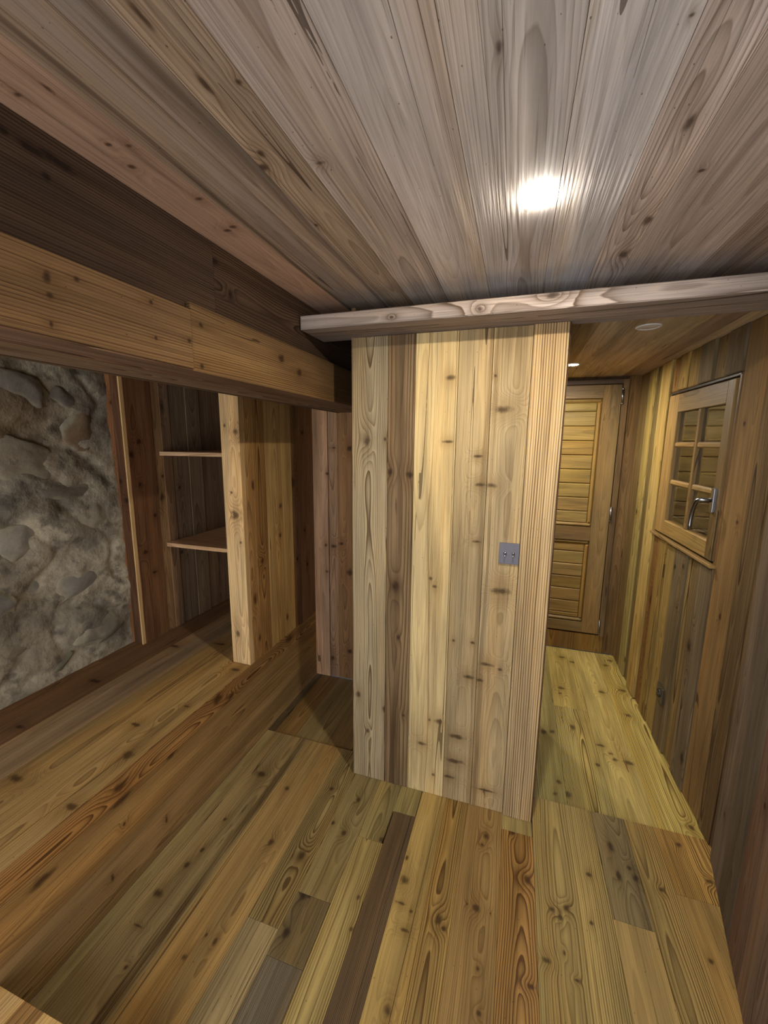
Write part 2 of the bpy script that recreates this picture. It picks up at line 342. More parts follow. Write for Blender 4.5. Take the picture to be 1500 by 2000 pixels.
KINDS = {   # how the board was cut: ring frequency, pith depth, wobble, contrast
    'flat': dict(rf=165, pt=0.031, wob=0.036, ct=1.3),      # bold cathedral figure
    'soft': dict(rf=220, pt=0.06, wob=0.03, ct=0.55),
    'pale': dict(rf=230, pt=0.10, wob=0.02, ct=0.26),
    'rift': dict(rf=210, pt=0.02, wob=0.012, ct=0.85, pwf=1.4),  # straight stripes
    'mid': dict(rf=200, pt=0.045, wob=0.03, ct=1.0),
}
def board(name, parent, center, ldir, ndir, L, W, T, col, kind='mid', surf=None, mat=None,
          gap=0.0007, ch=0.0008, knots=True, nrand=0, **kw):
    """One board: its face centre, length and outward directions, length x width x thickness."""
    X = Vector(ldir).normalized()
    Zv = Vector(ndir).normalized()
    Y = Zv.cross(X).normalized()
    M = Matrix((X, Y, Zv)).transposed().to_4x4()
    M.translation = Vector(center)
    l, w = L / 2 - gap / 2, W / 2 - gap / 2
    ch = min(ch, T * 0.4)
    v = [(-l, -w, -T), (l, -w, -T), (l, w, -T), (-l, w, -T),
         (-l, -w, -ch), (l, -w, -ch), (l, w, -ch), (-l, w, -ch),
         (-l + ch, -w + ch, 0), (l - ch, -w + ch, 0), (l - ch, w - ch, 0), (-l + ch, w - ch, 0)]
    f = [(3, 2, 1, 0), (8, 9, 10, 11)]
    for i in range(4):
        j = (i + 1) % 4
        f += [(i, j, 4 + j, 4 + i), (4 + i, 4 + j, 8 + j, 8 + i)]
    o = mesh_obj(name, v, f, None)
    attach(o, parent)
    o.matrix_basis = M
    WM[o.name] = M.copy()
    Mi = M.inverted()
    ks = []
    if surf and knots:
        for k in KN[surf]:
            p = Mi @ Vector(k[:3])
            if abs(p.x) < l and abs(p.y) < w and abs(p.z) < 0.06:
                ks.append((p.x, p.y, k[3], k[4]))
    for i in range(nrand):
        ks.append((random.uniform(-l, l), random.uniform(-w, w) * 0.8, random.uniform(0.007, 0.016), random.uniform(0.6, 1.6)))
    ms = mat or WOOD
    o.data.materials.append(ms[0 if not ks else 1 if len(ks) <= 3 else 2])
    d = dict(KINDS[kind])
    pwf = d.pop('pwf', None)
    d['pw'] = (random.choice((-1, 1)) * pwf * W) if pwf else random.uniform(-0.3, 0.3) * W
    d['pt'] *= random.uniform(0.8, 1.3)
    d.update(kw)
    set_wood(o, col, knots=ks, **d)
    return o

def jit(c, a=10):
    k = random.uniform(-a, a)
    return tuple(max(5, min(250, v + k + random.uniform(-3, 3))) for v in c)
YP = 1.594          # front plane of the partition
YL0, YL1 = 1.435, 1.63
ZL, ZLT, ZC, ZH = 1.956, 2.005, 2.065, 2.005
XD, XB, XBB = -0.795, -0.78, -1.045
XR, ZPL = -1.205, 0.445
YB = 2.32           # back of nook, closet and of the boxed room behind the partition
YH = 3.24
XS = -1.97
UP, XAX, YAX = (0, 0, 1), (1, 0, 0), (0, 1, 0)
NX, NY, NZ = (-1, 0, 0), (0, -1, 0), (0, 0, -1)

# ================================================================== floor
floor = structure(box_obj('floor', (-1.25, YREAR, -0.06), (0.95, YH + 0.1, -0.021), DARK))
def fplank(x0, x1, y0, y1, col, kind='mid', z=0.0, **kw):
    return board('plank', floor, ((x0 + x1) / 2, (y0 + y1) / 2, z), YAX, UP, y1 - y0, x1 - x0, 0.02, col, kind, 'F', WOODF, **kw)
YS = 1.725          # the cross seam
YF = -0.9
fplank(-1.205, -1.163, YF, YS, (157, 136, 87), 'pale', st=0.2)
fplank(-1.163, -0.957, YF, YS, (148, 125, 81), 'soft', st=0.45, rf=120, band=(-0.075, 0.024, 1.0))
fplank(-0.957, -0.757, YF, YS, (164, 132, 79), 'soft', st=0.15)
fplank(-0.757, -0.64, 0.93, YS, (148, 125, 76), 'flat', wob=0.05)
fplank(-0.757, -0.64, YF, 0.93, (146, 125, 85), 'soft')
fplank(-0.64, -0.515, 1.05, YS, (144, 123, 76), 'soft')
fplank(-0.64, -0.515, 0.86, 1.05, (108, 91, 58), 'soft', st=0.9)
fplank(-0.64, -0.515, YF, 0.86, (117, 104, 81), 'rift')
fplank(-0.515, -0.415, 1.307, YS, (144, 125, 77), 'soft')
fplank(-0.515, -0.41, YF, 1.307, (176, 151, 91), 'flat', rf=180)
fplank(-0.415, -0.318, 1.46, YS, (146, 128, 78), 'soft')
fplank(-0.41, -0.315, YF, 1.46, (101, 81, 56), 'rift', st=0.7)
fplank(-0.316, -0.207, YF, YS, (172, 142, 81), 'pale', cr=1.5)
fplank(-0.207, -0.115, YF, YS, (162, 130, 71), 'flat', pw=0.0, rf=190)
fplank(-0.115, 0.03, YF, YS, (158, 125, 73), 'soft')
fplank(0.03, 0.147, 1.52, YS, (167, 146, 90), 'pale')
fplank(0.03, 0.15, YF, 1.52, (161, 121, 65), 'flat', wob=0.06, rf=165, pt=0.03)
fplank(0.15, 0.393, YF, YS, (162, 138, 82), 'mid', pw=0.03, rf=170, pt=0.05, wob=0.02)
fplank(0.393, 0.515, 1.30, YS, (125, 107, 70), 'soft', st=0.95)
fplank(0.393, 0.515, YF, 1.30, (162, 134, 80), 'pale')
fplank(0.515, 0.622, YF, YS, (158, 132, 77), 'flat', rf=200)
fplank(0.622, 0.87, 1.455, YS, (166, 128, 66), 'flat', rf=190)
fplank(0.622, 0.87, YF, 1.455, (163, 130, 73), 'soft')
# boards of the hall and of the nook behind the seam, a hair lower
HS = [0.10, 0.30, 0.483, 0.645, 0.85]
HC = [((166, 150, 91), 'mid'), ((170, 152, 90), 'flat'), ((187, 164, 95), 'soft'), ((183, 160, 87), 'flat')]
for i in range(4):
    c, k = HC[i]
    fplank(HS[i], HS[i + 1], YS, 2.36 + 0.1 * (i % 2) if i in (1,) else YH, c, k, z=-0.006)
fplank(0.30, 0.483, 2.36 + 0.1, YH, (183, 160, 89), 'soft', z=-0.006)
for i in range(5):
    fplank(-0.66 + 0.152 * i, -0.66 + 0.152 * (i + 1), YB + 0.03, YH, jit((175, 150, 84)), 'mid', z=-0.006)
for x0, x1, c in ((-1.21, -1.165, (99, 80, 49)), (-1.165, -1.045, (147, 111, 59)), (-1.045, -0.86, (143, 119, 72)), (-0.86, -0.655, (128, 104, 63))):
    fplank(x0, x1, YS, YB, c, 'soft', z=-0.006, st=0.5)

# ================================================================== ceiling
ceiling = structure(box_obj('ceiling', (XS - 0.1, YREAR, ZC + 0.02), (0.95, YH + 0.1, ZC + 0.06), DARK))
def cplank(x0, x1, y0, y1, col, kind='soft', z=ZC, **kw):
    return board('plank', ceiling, ((x0 + x1) / 2, (y0 + y1) / 2, z), YAX, NZ, y1 - y0, x1 - x0, 0.018, col, kind, 'CE', WOOD, **kw)
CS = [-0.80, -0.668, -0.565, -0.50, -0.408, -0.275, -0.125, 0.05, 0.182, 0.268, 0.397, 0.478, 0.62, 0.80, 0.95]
CC = [((190, 152, 123), 'pale'), ((153, 135, 118), 'pale'), ((170, 152, 136), 'soft'), ((172, 148, 122), 'flat'),  # paled and greyed around the lamp: its glare haze put into the board colours
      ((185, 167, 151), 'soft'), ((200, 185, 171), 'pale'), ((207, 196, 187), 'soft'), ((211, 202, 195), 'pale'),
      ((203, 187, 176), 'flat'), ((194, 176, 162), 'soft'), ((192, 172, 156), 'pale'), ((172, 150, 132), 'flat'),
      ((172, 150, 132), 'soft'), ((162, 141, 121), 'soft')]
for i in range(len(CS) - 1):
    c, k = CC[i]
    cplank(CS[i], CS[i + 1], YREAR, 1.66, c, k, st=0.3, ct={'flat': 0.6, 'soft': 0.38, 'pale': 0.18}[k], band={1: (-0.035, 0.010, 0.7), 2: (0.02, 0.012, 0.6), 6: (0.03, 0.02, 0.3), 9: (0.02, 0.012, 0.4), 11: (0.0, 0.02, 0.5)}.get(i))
# alcove ceiling (hidden above the beam) and hall ceiling
for i in range(5):
    cplank(-1.985 + 0.19 * i, -1.985 + 0.19 * (i + 1), YREAR, YB, jit((110, 88, 62)), 'soft')
hall_x = [-0.66, -0.5, -0.34, -0.18, -0.02, 0.12, 0.27, 0.385, 0.52, 0.64, 0.74, 0.86]
for i in range(len(hall_x) - 1):
    y0 = 1.662 if hall_x[i] >= 0.11 else YB + 0.03
    cplank(hall_x[i], hall_x[i + 1], y0, YH, jit((178, 154, 118), 22), 'pale', z=ZH, knots=False, st=0.5)
structure(box_obj('trim_1', (-0.79, 1.63, ZLT - 0.02), (0.86, 1.66, ZC), DARK))       # packing strip between lintel and ceiling

# ================================================================== lintel
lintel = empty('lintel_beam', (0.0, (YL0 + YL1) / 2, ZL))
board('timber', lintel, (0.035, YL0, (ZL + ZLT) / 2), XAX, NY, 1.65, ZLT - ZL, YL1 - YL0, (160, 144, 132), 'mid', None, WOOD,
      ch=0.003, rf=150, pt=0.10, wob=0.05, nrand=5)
thing(lintel, 'long grey weathered timber lintel spanning the top of the board partition', 'beam')

# ================================================================== partition wall
part = structure(empty('wall_partition', (-0.25, YP, 0)))
box_obj('core', (-0.635, YP + 0.022, 0), (0.125, YP + 0.11, ZH - 0.06), DARK, part)
PB = [(-0.651, -0.498, (160, 140, 106), 'flat', dict(pw=0.0, rf=170, pt=0.028, wob=0.045, ct=1.3, st=0.3)),
      (-0.498, -0.389, (122, 98, 68), 'flat', dict(pw=0.012, rf=90, pt=0.03, wob=0.03, ct=0.9, band=(0.0, 0.016, 0.6))),
      (-0.389, -0.226, (194, 168, 118), 'pale', dict(cr=0.6, st=0.12, band=(0.004, 0.005, 0.55))),
      (-0.226, -0.104, (162, 138, 98), 'pale', dict(st=0.45, band=(-0.05, 0.012, 0.5))),
      (-0.104, 0.03, (168, 144, 104), 'pale', dict(st=0.45, ct=0.35, band=(0.05, 0.010, 0.6))),
      (0.03, 0.145, (182, 154, 112), 'rift', dict(rf=118, ct=1.3, st=0.0, cr=0.0, wob=0.012))]
for x0, x1, c, k, kw in PB:
    pr = 0.010 if x0 > 0 else 0.0
    board('plank', part, ((x0 + x1) / 2, YP - pr, ZL / 2), UP, NY, ZL, x1 - x0, 0.022 + pr, c, k, 'P', gap=0.0016, ch=0.0014, **kw)
board('lining_board', part, (0.150, YP + 0.06, ZL / 2), UP, XAX, ZL, 0.11, 0.02, (104, 76, 54), 'soft')
# sides of the boxed room behind the partition
board('side_board', part, (-0.651, (YP + YB) / 2, ZC / 2), UP, NX, ZC, YB - YP, 0.018, (120, 96, 66), 'soft')
board('side_board', part, (0.13, (YP + 0.13 + YB) / 2, ZC / 2), UP, XAX, ZC, YB - YP - 0.13, 0.018, (130, 104, 66), 'soft')
board('side_board', part, (-0.25, YB + 0.02, ZC / 2), UP, YAX, ZC, 0.78, 0.018, (140, 112, 70), 'soft')

# ================================================================== left beam along the alcove
beam = empty('soffit_beam', (-0.9, 0.5, 1.722))
def bboard(y0, y1, z0, z1, x, T, col, kind, surf, **kw):
    return board('board', beam, (x, (y0 + y1) / 2, (z0 + z1) / 2), YAX, XAX, y1 - y0, z1 - z0, T, col, kind, surf, **kw)
bboard(YREAR, 0.985, 1.85, ZC - 0.002, XD, 0.02, (80, 62, 48), 'rift', 'DK', rf=170, ct=1.0)
bboard(0.985, YB, 1.85, ZC - 0.002, XD, 0.02, (86, 66, 50), 'flat', 'DK', wob=0.06)
bboard(YREAR, 0.875, 1.726, 1.866, XB, 0.034, (124, 94, 60), 'rift', 'BE', st=0.35, rf=150, ct=0.8)
bboard(0.875, YB, 1.722, 1.884, XB - 0.001, 0.034, (120, 92, 58), 'rift', 'BE', st=0.6, rf=150, ct=0.8)
for x0, x1, c in ((-0.90, XB - 0.004, (122, 92, 68)), (XBB, -0.90, (128, 102, 76))):
    board('board', beam, ((x0 + x1) / 2, (YREAR + YB) / 2, 1.722), YAX, NZ, YB - YREAR, x1 - x0, 0.02, c, 'mid', st=0.7)
board('board', beam, (XBB, (YREAR + YB) / 2, 1.89), YAX, NX, YB - YREAR, 0.34, 0.02, (96, 74, 52), 'soft')
thing(beam, 'boxed wooden soffit beam with honey coloured lower board above the sleeping alcove', 'beam')

# ================================================================== platform
YP0 = YREAR + 0.03
plat = empty('raised_platform', (-1.6, 0.5, 0))
box_obj('carcass', (XS - 0.03, YP0, 0), (XR - 0.024, YB, ZPL - 0.024), DARK, plat)
for x0, x1, c, k in ((-1.425, -1.207, (175, 140, 84), 'soft'), (-1.555, -1.425, (161, 128, 77), 'soft'),
                     (-1.735, -1.555, (145, 117, 84), 'pale'), (-2.0, -1.735, (117, 84, 53), 'soft')):
    board('plank', plat, ((x0 + x1) / 2, (YP0 + YB) / 2, ZPL), YAX, UP, YB - YP0, x1 - x0, 0.022, c, k, 'PL', WOODF, st=0.45)
for z0, z1, c, k in ((0.355, ZPL, (166, 124, 72), 'flat'), (0.185, 0.355, (160, 124, 74), 'soft'), (0.0, 0.185, (166, 132, 84), 'soft')):
    board('riser_board', plat, (XR, (YP0 + YB) / 2, (z0 + z1) / 2), YAX, XAX, YB - YP0, z1 - z0, 0.022, c, k, 'RI', st=0.5)
thing(plat, 'raised plank platform with boarded riser below the stone wall', 'platform')

# low step in front of the riser, only its far corner is in view
step = empty('wooden_step', (-1.0, 0.35, 0))
box_obj('body', (-1.198, 0.205, 0.001), (-0.765, 0.50, 0.13), DARK, step)
for x0, x1, c in ((-1.2, -1.105, (206, 170, 112)), (-1.105, -1.035, (150, 116, 70)), (-1.035, -0.90, (200, 162, 100)), (-0.90, -0.76, (180, 144, 90))):
    board('tread_board', step, ((x0 + x1) / 2, 0.3525, 0.15), YAX, UP, 0.305, x1 - x0, 0.02, c, 'soft', None, WOODF)
thing(step, 'corner of a low pale wooden step at the foot of the platform riser', 'step')

# ================================================================== closet walls
clos = structure(empty('wall_closet', (-1.25, YP, ZPL)))
board('post', clos, (-1.2565, 1.60, (ZPL + ZC) / 2), UP, NY, ZC - ZPL, 0.103, 0.035, (198, 163, 114), 'soft', 'PO', ch=0.005, st=0.2)
for y0, y1, c, k in ((1.637, 1.70, (175, 131, 77), 'soft'), (1.70, 1.80, (163, 119, 65), 'mid'), (1.80, 1.95, (184, 145, 86), 'soft'),
                     (1.95, 2.05, (175, 138, 81), 'pale'), (2.05, 2.14, (128, 93, 58), 'soft'), (2.14, YB, (138, 100, 65), 'soft')):
    board('plank', clos, (XR, (y0 + y1) / 2, (ZPL + ZC) / 2), UP, XAX, ZC - ZPL, y1 - y0, 0.018, c, k, 'CS')
    board('plank', clos, (-1.295, (y0 + y1) / 2, (ZPL + ZC) / 2), UP, NX, ZC - ZPL, y1 - y0, 0.018, jit((128, 98, 67)), 'soft')
for i, (y0, y1) in enumerate(((1.615, 1.775), (1.775, 1.83), (1.83, 1.895), (1.895, 2.02), (2.02, 2.13), (2.13, YB))):
    c = [(118, 80, 50), (150, 114, 76), (132, 102, 76), (124, 100, 76), (130, 104, 78), (120, 94, 70)][i]
    board('plank', clos, (-1.885 - 0.004 * (i % 2), (y0 + y1) / 2, (ZPL + ZC) / 2), UP, XAX, ZC - ZPL, y1 - y0, 0.018, c, 'soft', 'IN', st=0.6)
for x0, x1, c in ((-2.03, -1.958, (128, 84, 50)), (-1.958, -1.898, (92, 62, 40))):
    board('plank', clos, ((x0 + x1) / 2, 1.607, (ZPL + ZC) / 2), UP, NY, ZC - ZPL, x1 - x0, 0.02, c, 'soft', 'PI')
board('corner_lath', clos, (-1.891, 1.597, (ZPL + ZC) / 2), UP, NY, ZC - ZPL, 0.009, 0.034, (205, 163, 107), 'pale')
for i in range(4):
    x0 = -1.885 + 0.148 * i
    board('plank', clos, (x0 + 0.074, YB, (ZPL + ZC) / 2), UP, NY, ZC - ZPL, 0.148, 0.018, jit((131, 100, 67)), 'soft', nrand=3)

for z, lab in ((1.488, 'upper narrow wooden shelf in the dark alcove closet'), (0.972, 'lower narrow wooden shelf in the dark alcove closet')):
    sh = board('shelf', None, (-1.59, 2.05, z), XAX, UP, 0.585, 0.50, 0.021, (194, 156, 117), 'soft', gap=0.004)
    thing(sh, lab, 'shelf', 'closet shelves')

# nook back wall
nook = structure(empty('wall_nook', (-0.95, YB, 0)))
for x0, x1, c, k in ((-1.21, -1.105, (182, 142, 107), 'pale'), (-1.105, -1.044, (149, 117, 88), 'soft'), (-1.044, -0.95, (138, 100, 63), 'soft'),
                     (-0.95, -0.80, (128, 91, 56), 'soft'), (-0.80, -0.655, (121, 88, 56), 'soft')):
    board('plank', nook, ((x0 + x1) / 2, YB - (0.012 if x0 < -1.11 else 0), ZC / 2), UP, NY, ZC, x1 - x0, 0.02, c, k, 'NB')

# ================================================================== hall walls
def hx(y):      # the hall's right wall leans in a little towards the door
    return 0.81 - 0.028 * (y - 1.66)
rw = structure(empty('wall_right', (0.8, 2.4, 0)))
WY0, WY1, WZ0, WZ1 = 1.965, 2.685, 1.05, 1.828
seams = [1.60, 1.70, 1.80, WY0, 2.10, 2.21, 2.35, 2.47, 2.58, WY1, 2.83, 2.94, 3.06, YH]
RC = [(104, 80, 50), (107, 84, 52), (132, 101, 58), (107, 90, 64), (126, 103, 62), (113, 96, 66), (139, 113, 60), (145, 117, 60), (124, 90, 45),
      (172, 145, 82), (120, 101, 58), (152, 133, 76), (119, 96, 56)]
for i in range(len(seams) - 1):
    y0, y1 = seams[i], seams[i + 1]
    rel = [0.0, 0.006, 0.002, 0.008, 0.0, 0.01, 0.003, 0.011, 0.0, 0.014, 0.0, 0.008, 0.002][i]
    ym = (y0 + y1) / 2
    nd = Vector((-1, -0.028, 0))
    spans = [(0, WZ0), (WZ1, ZH)] if WY0 <= y0 and y1 <= WY1 else [(0, ZH)]
    for z0, z1 in spans:
        board('plank', rw, (hx(ym) - rel, ym, (z0 + z1) / 2), UP, nd, z1 - z0, y1 - y0, 0.024 + rel, RC[i], ('soft', 'mid', 'soft')[i % 3], 'RW', gap=0.003, ch=0.004, st=0.55)
# angled wall of the main room beside the camera
rf_ = structure(empty('wall_right_front', (0.6, 0.8, 0)))
P0, P1 = Vector((0.790, 1.645, 0)), Vector((0.39, -0.17, 0))
dr = (P1 - P0).normalized()
nrm = Vector((dr.y, -dr.x, 0))
if nrm.x > 0: nrm = -nrm
s, tot, i = 0.0, (P1 - P0).length, 0
while s < tot - 0.01:
    wv = min([0.15, 0.17, 0.13, 0.19, 0.16][i % 5], tot - s)
    c = P0 + dr * (s + wv / 2)
    board('plank', rf_, (c.x, c.y, ZC / 2), UP, nrm, ZC, wv, 0.025, jit([(112, 92, 72), (98, 80, 64), (104, 84, 66)][i % 3], 6), 'soft', nrand=3, st=0.9)
    s += wv
    i += 1
# unseen rest of the room behind the camera
wb = structure(empty('wall_back', (-0.8, YREAR, 0)))
board('panel', wb, (-2.0, YREAR, ZC / 2), UP, YAX, ZC, 0.08, 0.05, (130, 106, 74), 'soft')
board('panel', wb, (0.36, YREAR, ZC / 2), UP, YAX, ZC, 0.08, 0.05, (120, 98, 72), 'soft')
board('panel', wb, (-0.82, YREAR, ZC - 0.03), XAX, YAX, 2.4, 0.06, 0.05, (120, 98, 72), 'soft')
board('panel', wb, (0.39, -0.70, ZC / 2), YAX, NX, 1.1, ZC, 0.02, (120, 98, 72), 'soft')

# hall end wall around the door
DX0, DX1, DZ0, DZ1 = -0.10, 0.69, 0.135, 1.985
we = structure(empty('wall_end', (0.3, YH, 0)))
for x0, x1 in ((DX1, 0.83),):
    board('plank', we, ((x0 + x1) / 2, YH, ZH / 2), UP, NY, ZH, x1 - x0, 0.02, (120, 94, 58), 'soft')
for i in range(4):
    x0 = DX0 + i * 0.1975
    board('plank', we, (x0 + 0.099, YH - 0.002, DZ0 / 2), UP, NY, DZ0, 0.1975, 0.02, jit((140, 108, 58)), 'soft')
board('plank', we, (-0.4, YH, ZH / 2), UP, NY, ZH, 0.6, 0.02, (130, 102, 64), 'soft')
board('plank', we, ((DX0 + DX1) / 2, YH, (DZ1 + ZH) / 2), XAX, NY, DX1 - DX0, ZH - DZ1 + 0.002, 0.02, (84, 66, 46), 'soft')
structure(box_obj('wall_hall_left', (-0.70, YB, 0), (-0.66, YH, ZH), plain('hall_side_wood', (120, 96, 62), 0.8)))

box_obj('backing', (XS - 0.12, YB + 0.021, 0), (-0.66, YB + 0.05, ZC), DARK, nook)  # unseen backings, added to keep sky light from leaking through board gaps
box_obj('backing', (0.92, 1.5, 0), (0.95, YH + 0.06, ZC), DARK, rw)
box_obj('backing', (-0.7, YH + 0.09, 0), (0.95, YH + 0.11, ZC), DARK, we)
box_obj('backing', (0.84, 1.55, 0), (0.90, 1.62, ZC), DARK, rw)
box_obj('backing', (-2.12, 1.63, ZPL - 0.02), (-2.06, YB + 0.05, ZC), DARK, clos)
mesh_obj('backing', [P0 - nrm * 0.05, P1 - nrm * 0.05, P1 - nrm * 0.07, P0 - nrm * 0.07] + [v + Vector((0, 0, ZC)) for v in (P0 - nrm * 0.05, P1 - nrm * 0.05, P1 - nrm * 0.07, P0 - nrm * 0.07)],
         [(0, 1, 2, 3), (7, 6, 5, 4), (0, 4, 5, 1), (1, 5, 6, 2), (2, 6, 7, 3), (3, 7, 4, 0)], DARK, rf_)

# ================================================================== door
door = structure(empty('door_1', (0.3, YH, DZ0)))
WOODD = [wood_material('varnished_door_wood', rough=0.42, spec=0.4, bump=0.4, nk=0)] * 3
def dboard(name, x0, x1, z0, z1, y, T, col, ld=UP, par=None, kind='pale', **kw):
    w, h = x1 - x0, z1 - z0
    L, W = (h, w) if ld == UP else (w, h)
    return board(name, par or door, ((x0 + x1) / 2, y, (z0 + z1) / 2), ld, NY, L, W, T, col, kind, None, WOODD, **kw)
FRC = (112, 88, 54)
dboard('frame', DX1 - 0.035, DX1, DZ0, DZ1, YH - 0.012, 0.05, FRC)
dboard('frame', DX0, DX0 + 0.035, DZ0, DZ1, YH - 0.012, 0.05, FRC)
dboard('frame', DX0 + 0.035, DX1 - 0.035, DZ1 - 0.03, DZ1, YH - 0.012, 0.05, (86, 68, 48), XAX)
LX0, LX1, LZ0, LZ1 = DX0 + 0.038, DX1 - 0.039, DZ0 + 0.012, DZ1 - 0.034
DCOL = (132, 106, 62)
yd = YH - 0.006
dboard('stile', LX1 - 0.112, LX1, LZ0, LZ1, yd, 0.04, DCOL, st=0.3)
dboard('stile', LX0, LX0 + 0.112, LZ0, LZ1, yd, 0.04, DCOL, st=0.3)
IX0, IX1 = LX0 + 0.112, LX1 - 0.112
dboard('rail', IX0, IX1, 1.862, LZ1, yd, 0.04, (128, 102, 62), XAX)
dboard('rail', IX0, IX1, 0.855, 0.955, yd, 0.04, DCOL, XAX)
dboard('rail', IX0, IX1, LZ0, 0.225, yd, 0.04, DCOL, XAX)
def panel(z0, z1, n, first, last, pc):
    m = 0.028
    pn = dboard('panel', IX0, IX1, z0, z1, yd + 0.028, 0.012, (90, 68, 40), XAX)
    for a, b, c, d, ld in ((IX0, IX1, z1 - m, z1, XAX), (IX0, IX1, z0, z0 + m, XAX), (IX0, IX0 + m, z0 + m, z1 - m, UP), (IX1 - m, IX1, z0 + m, z1 - m, UP)):
        dboard('moulding', a, b, c, d, yd + 0.004, 0.03, (146, 116, 60), ld, pn, ch=0.011)
    zz = [z1 - m, z1 - m - first]
    while zz[-1] - pc > z0 + m + 0.01:
        zz.append(zz[-1] - pc)
    zz.append(z0 + m)
    for i in range(len(zz) - 1):
        dboard('slat', IX0 + m, IX1 - m, zz[i + 1], zz[i], yd + 0.012 + 0.001 * (i % 2), 0.018, jit((152, 122, 62), 8), XAX, pn, ch=0.006, gap=0.002, kind='pale', st=0.5)
panel(0.955, 1.862, 9, 0.06, 0.05, 0.101)
panel(0.225, 0.855, 6, 0.06, 0.05, 0.096)
STEEL = plain('brushed_steel', (150, 150, 152), 0.3, 1.0)
for z in (1.87, 1.06, 0.21):
    bm = bmesh.new()
    bmesh.ops.create_cone(bm, cap_ends=True, segments=14, radius1=0.007, radius2=0.007, depth=0.09)
    for zz in (-0.047, 0.047):
        bmesh.ops.create_uvsphere(bm, u_segments=10, v_segments=6, radius=0.008, matrix=Matrix.Translation((0, 0, zz)))
    bmesh.ops.translate(bm, verts=bm.verts, vec=(LX1 + 0.004, yd - 0.012, z))
    hg = bm_obj('hinge', bm, STEEL, door, True)
    hg['label'] = 'small steel barrel hinge'

# ================================================================== window in the hall wall
win = structure(empty('window_1', (0.8, 2.32, WZ0)))
GLASSM, TG, BG = new_mat('window_glass')
gn, _ = TG.noise(TG.new('ShaderNodeTexCoord').outputs['Object'], 2.0, 0.5, 4.0)
TG.put(BG.inputs['Roughness'], TG.mad(gn, 0.03, 0.01))
BG.inputs['Base Color'].default_value = (0.95, 0.97, 0.96, 1)
BG.inputs['Transmission Weight'].default_value = 1.0
BG.inputs['IOR'].default_value = 1.45
wn_ = Vector((-1, -0.028, 0)).normalized()
def wb_(name, y0, y1, z0, z1, off, T, col, ld=UP, par=None, ch=0.003, **kw):
    ym = (y0 + y1) / 2
    yl = Vector((-0.028, 1, 0)).normalized()
    L, W = (z1 - z0, y1 - y0) if ld == UP else (y1 - y0, z1 - z0)
    return board(name, par or win, (hx(ym) - off, ym, (z0 + z1) / 2), ld if ld == UP else yl, wn_, L, W, T, col, 'soft', None, WOODD, ch=ch, **kw)
WC = (120, 96, 57)
# lining of the opening, top board coloured dark for the gap's shade, sill lip at the bottom
wb_('lining', WY0, WY0 + 0.018, WZ0, WZ1, 0.004, 0.12, (104, 78, 46))
wb_('lining', WY1 - 0.018, WY1, WZ0, WZ1, 0.004, 0.12, (104, 78, 46))
wb_('lining', WY0, WY1, WZ1 - 0.014, WZ1, 0.004, 0.12, (60, 46, 32), YAX)
wb_('sill', WY0 - 0.005, WY1 + 0.005, WZ0, WZ0 + 0.014, 0.024, 0.14, (150, 118, 68), YAX, ch=0.002)
SY0, SY1, SZ0, SZ1 = WY0 + 0.022, WY1 - 0.022, WZ0 + 0.024, WZ1 - 0.02
sash = empty('sash', (0, 0, 0))
attach(sash, win)
WM['sash'] = Matrix.Identity(4)
PY0, PY1, PZ0, PZ1 = 2.045, 2.535, 1.15, 1.715
so = 0.012
wb_('stile', SY0, PY0, SZ0, SZ1, so, 0.045, WC, UP, sash)
wb_('stile', PY1, SY1, SZ0, SZ1, so, 0.045, (150, 118, 66), UP, sash)
wb_('rail', PY0, PY1, PZ1, SZ1, so - 0.001, 0.045, (118, 94, 56), YAX, sash)
wb_('rail', PY0, PY1, SZ0, PZ0, so - 0.001, 0.045, (150, 120, 66), YAX, sash)
mw = 0.028
MY = 2.285
MZ = (1.355, 1.55)
wb_('mullion', MY - mw / 2, MY + mw / 2, PZ0, PZ1, so - 0.004, 0.036, WC, UP, sash)
cols = ((PY0, MY - mw / 2), (MY + mw / 2, PY1))
for z in MZ:
    for a, b in cols:
        wb_('glazing_bar', a, b, z - mw / 2, z + mw / 2, so - 0.005, 0.034, (150, 120, 70), YAX, sash, ch=0.007)
zr = (PZ0, MZ[0] - mw / 2, MZ[0] + mw / 2, MZ[1] - mw / 2, MZ[1] + mw / 2, PZ1)
yl = Vector((-0.028, 1, 0)).normalized()
for a, b in cols:
    for k in range(3):
        z0, z1 = zr[2 * k], zr[2 * k + 1]
        ym = (a + b) / 2
        c = Vector((hx(ym) - so + 0.02, ym, (z0 + z1) / 2))
        hw, hz = (b - a) / 2 + 0.003, (z1 - z0) / 2 + 0.003
        vs_ = []
        for dn in (-0.002, 0.002):
            for sy, szz in ((-1, -1), (1, -1), (1, 1), (-1, 1)):
                vs_.append(c + yl * (sy * hw) + Vector((0, 0, szz * hz)) + wn_ * dn)
        mesh_obj('pane', vs_, [(0, 1, 2, 3), (7, 6, 5, 4), (0, 4, 5, 1), (1, 5, 6, 2), (2, 6, 7, 3), (3, 7, 4, 0)], GLASSM, sash)
# closed boarded shutter outside the panes
for k in range(9):
    z0 = WZ0 + 0.01 + k * 0.087
    wb_('shutter_board', WY0 + 0.01, WY1 - 0.01, z0, min(z0 + 0.087, WZ1 - 0.005), -0.075, 0.02, jit((72, 58, 40), 5), YAX, ch=0.007, gap=0.003)
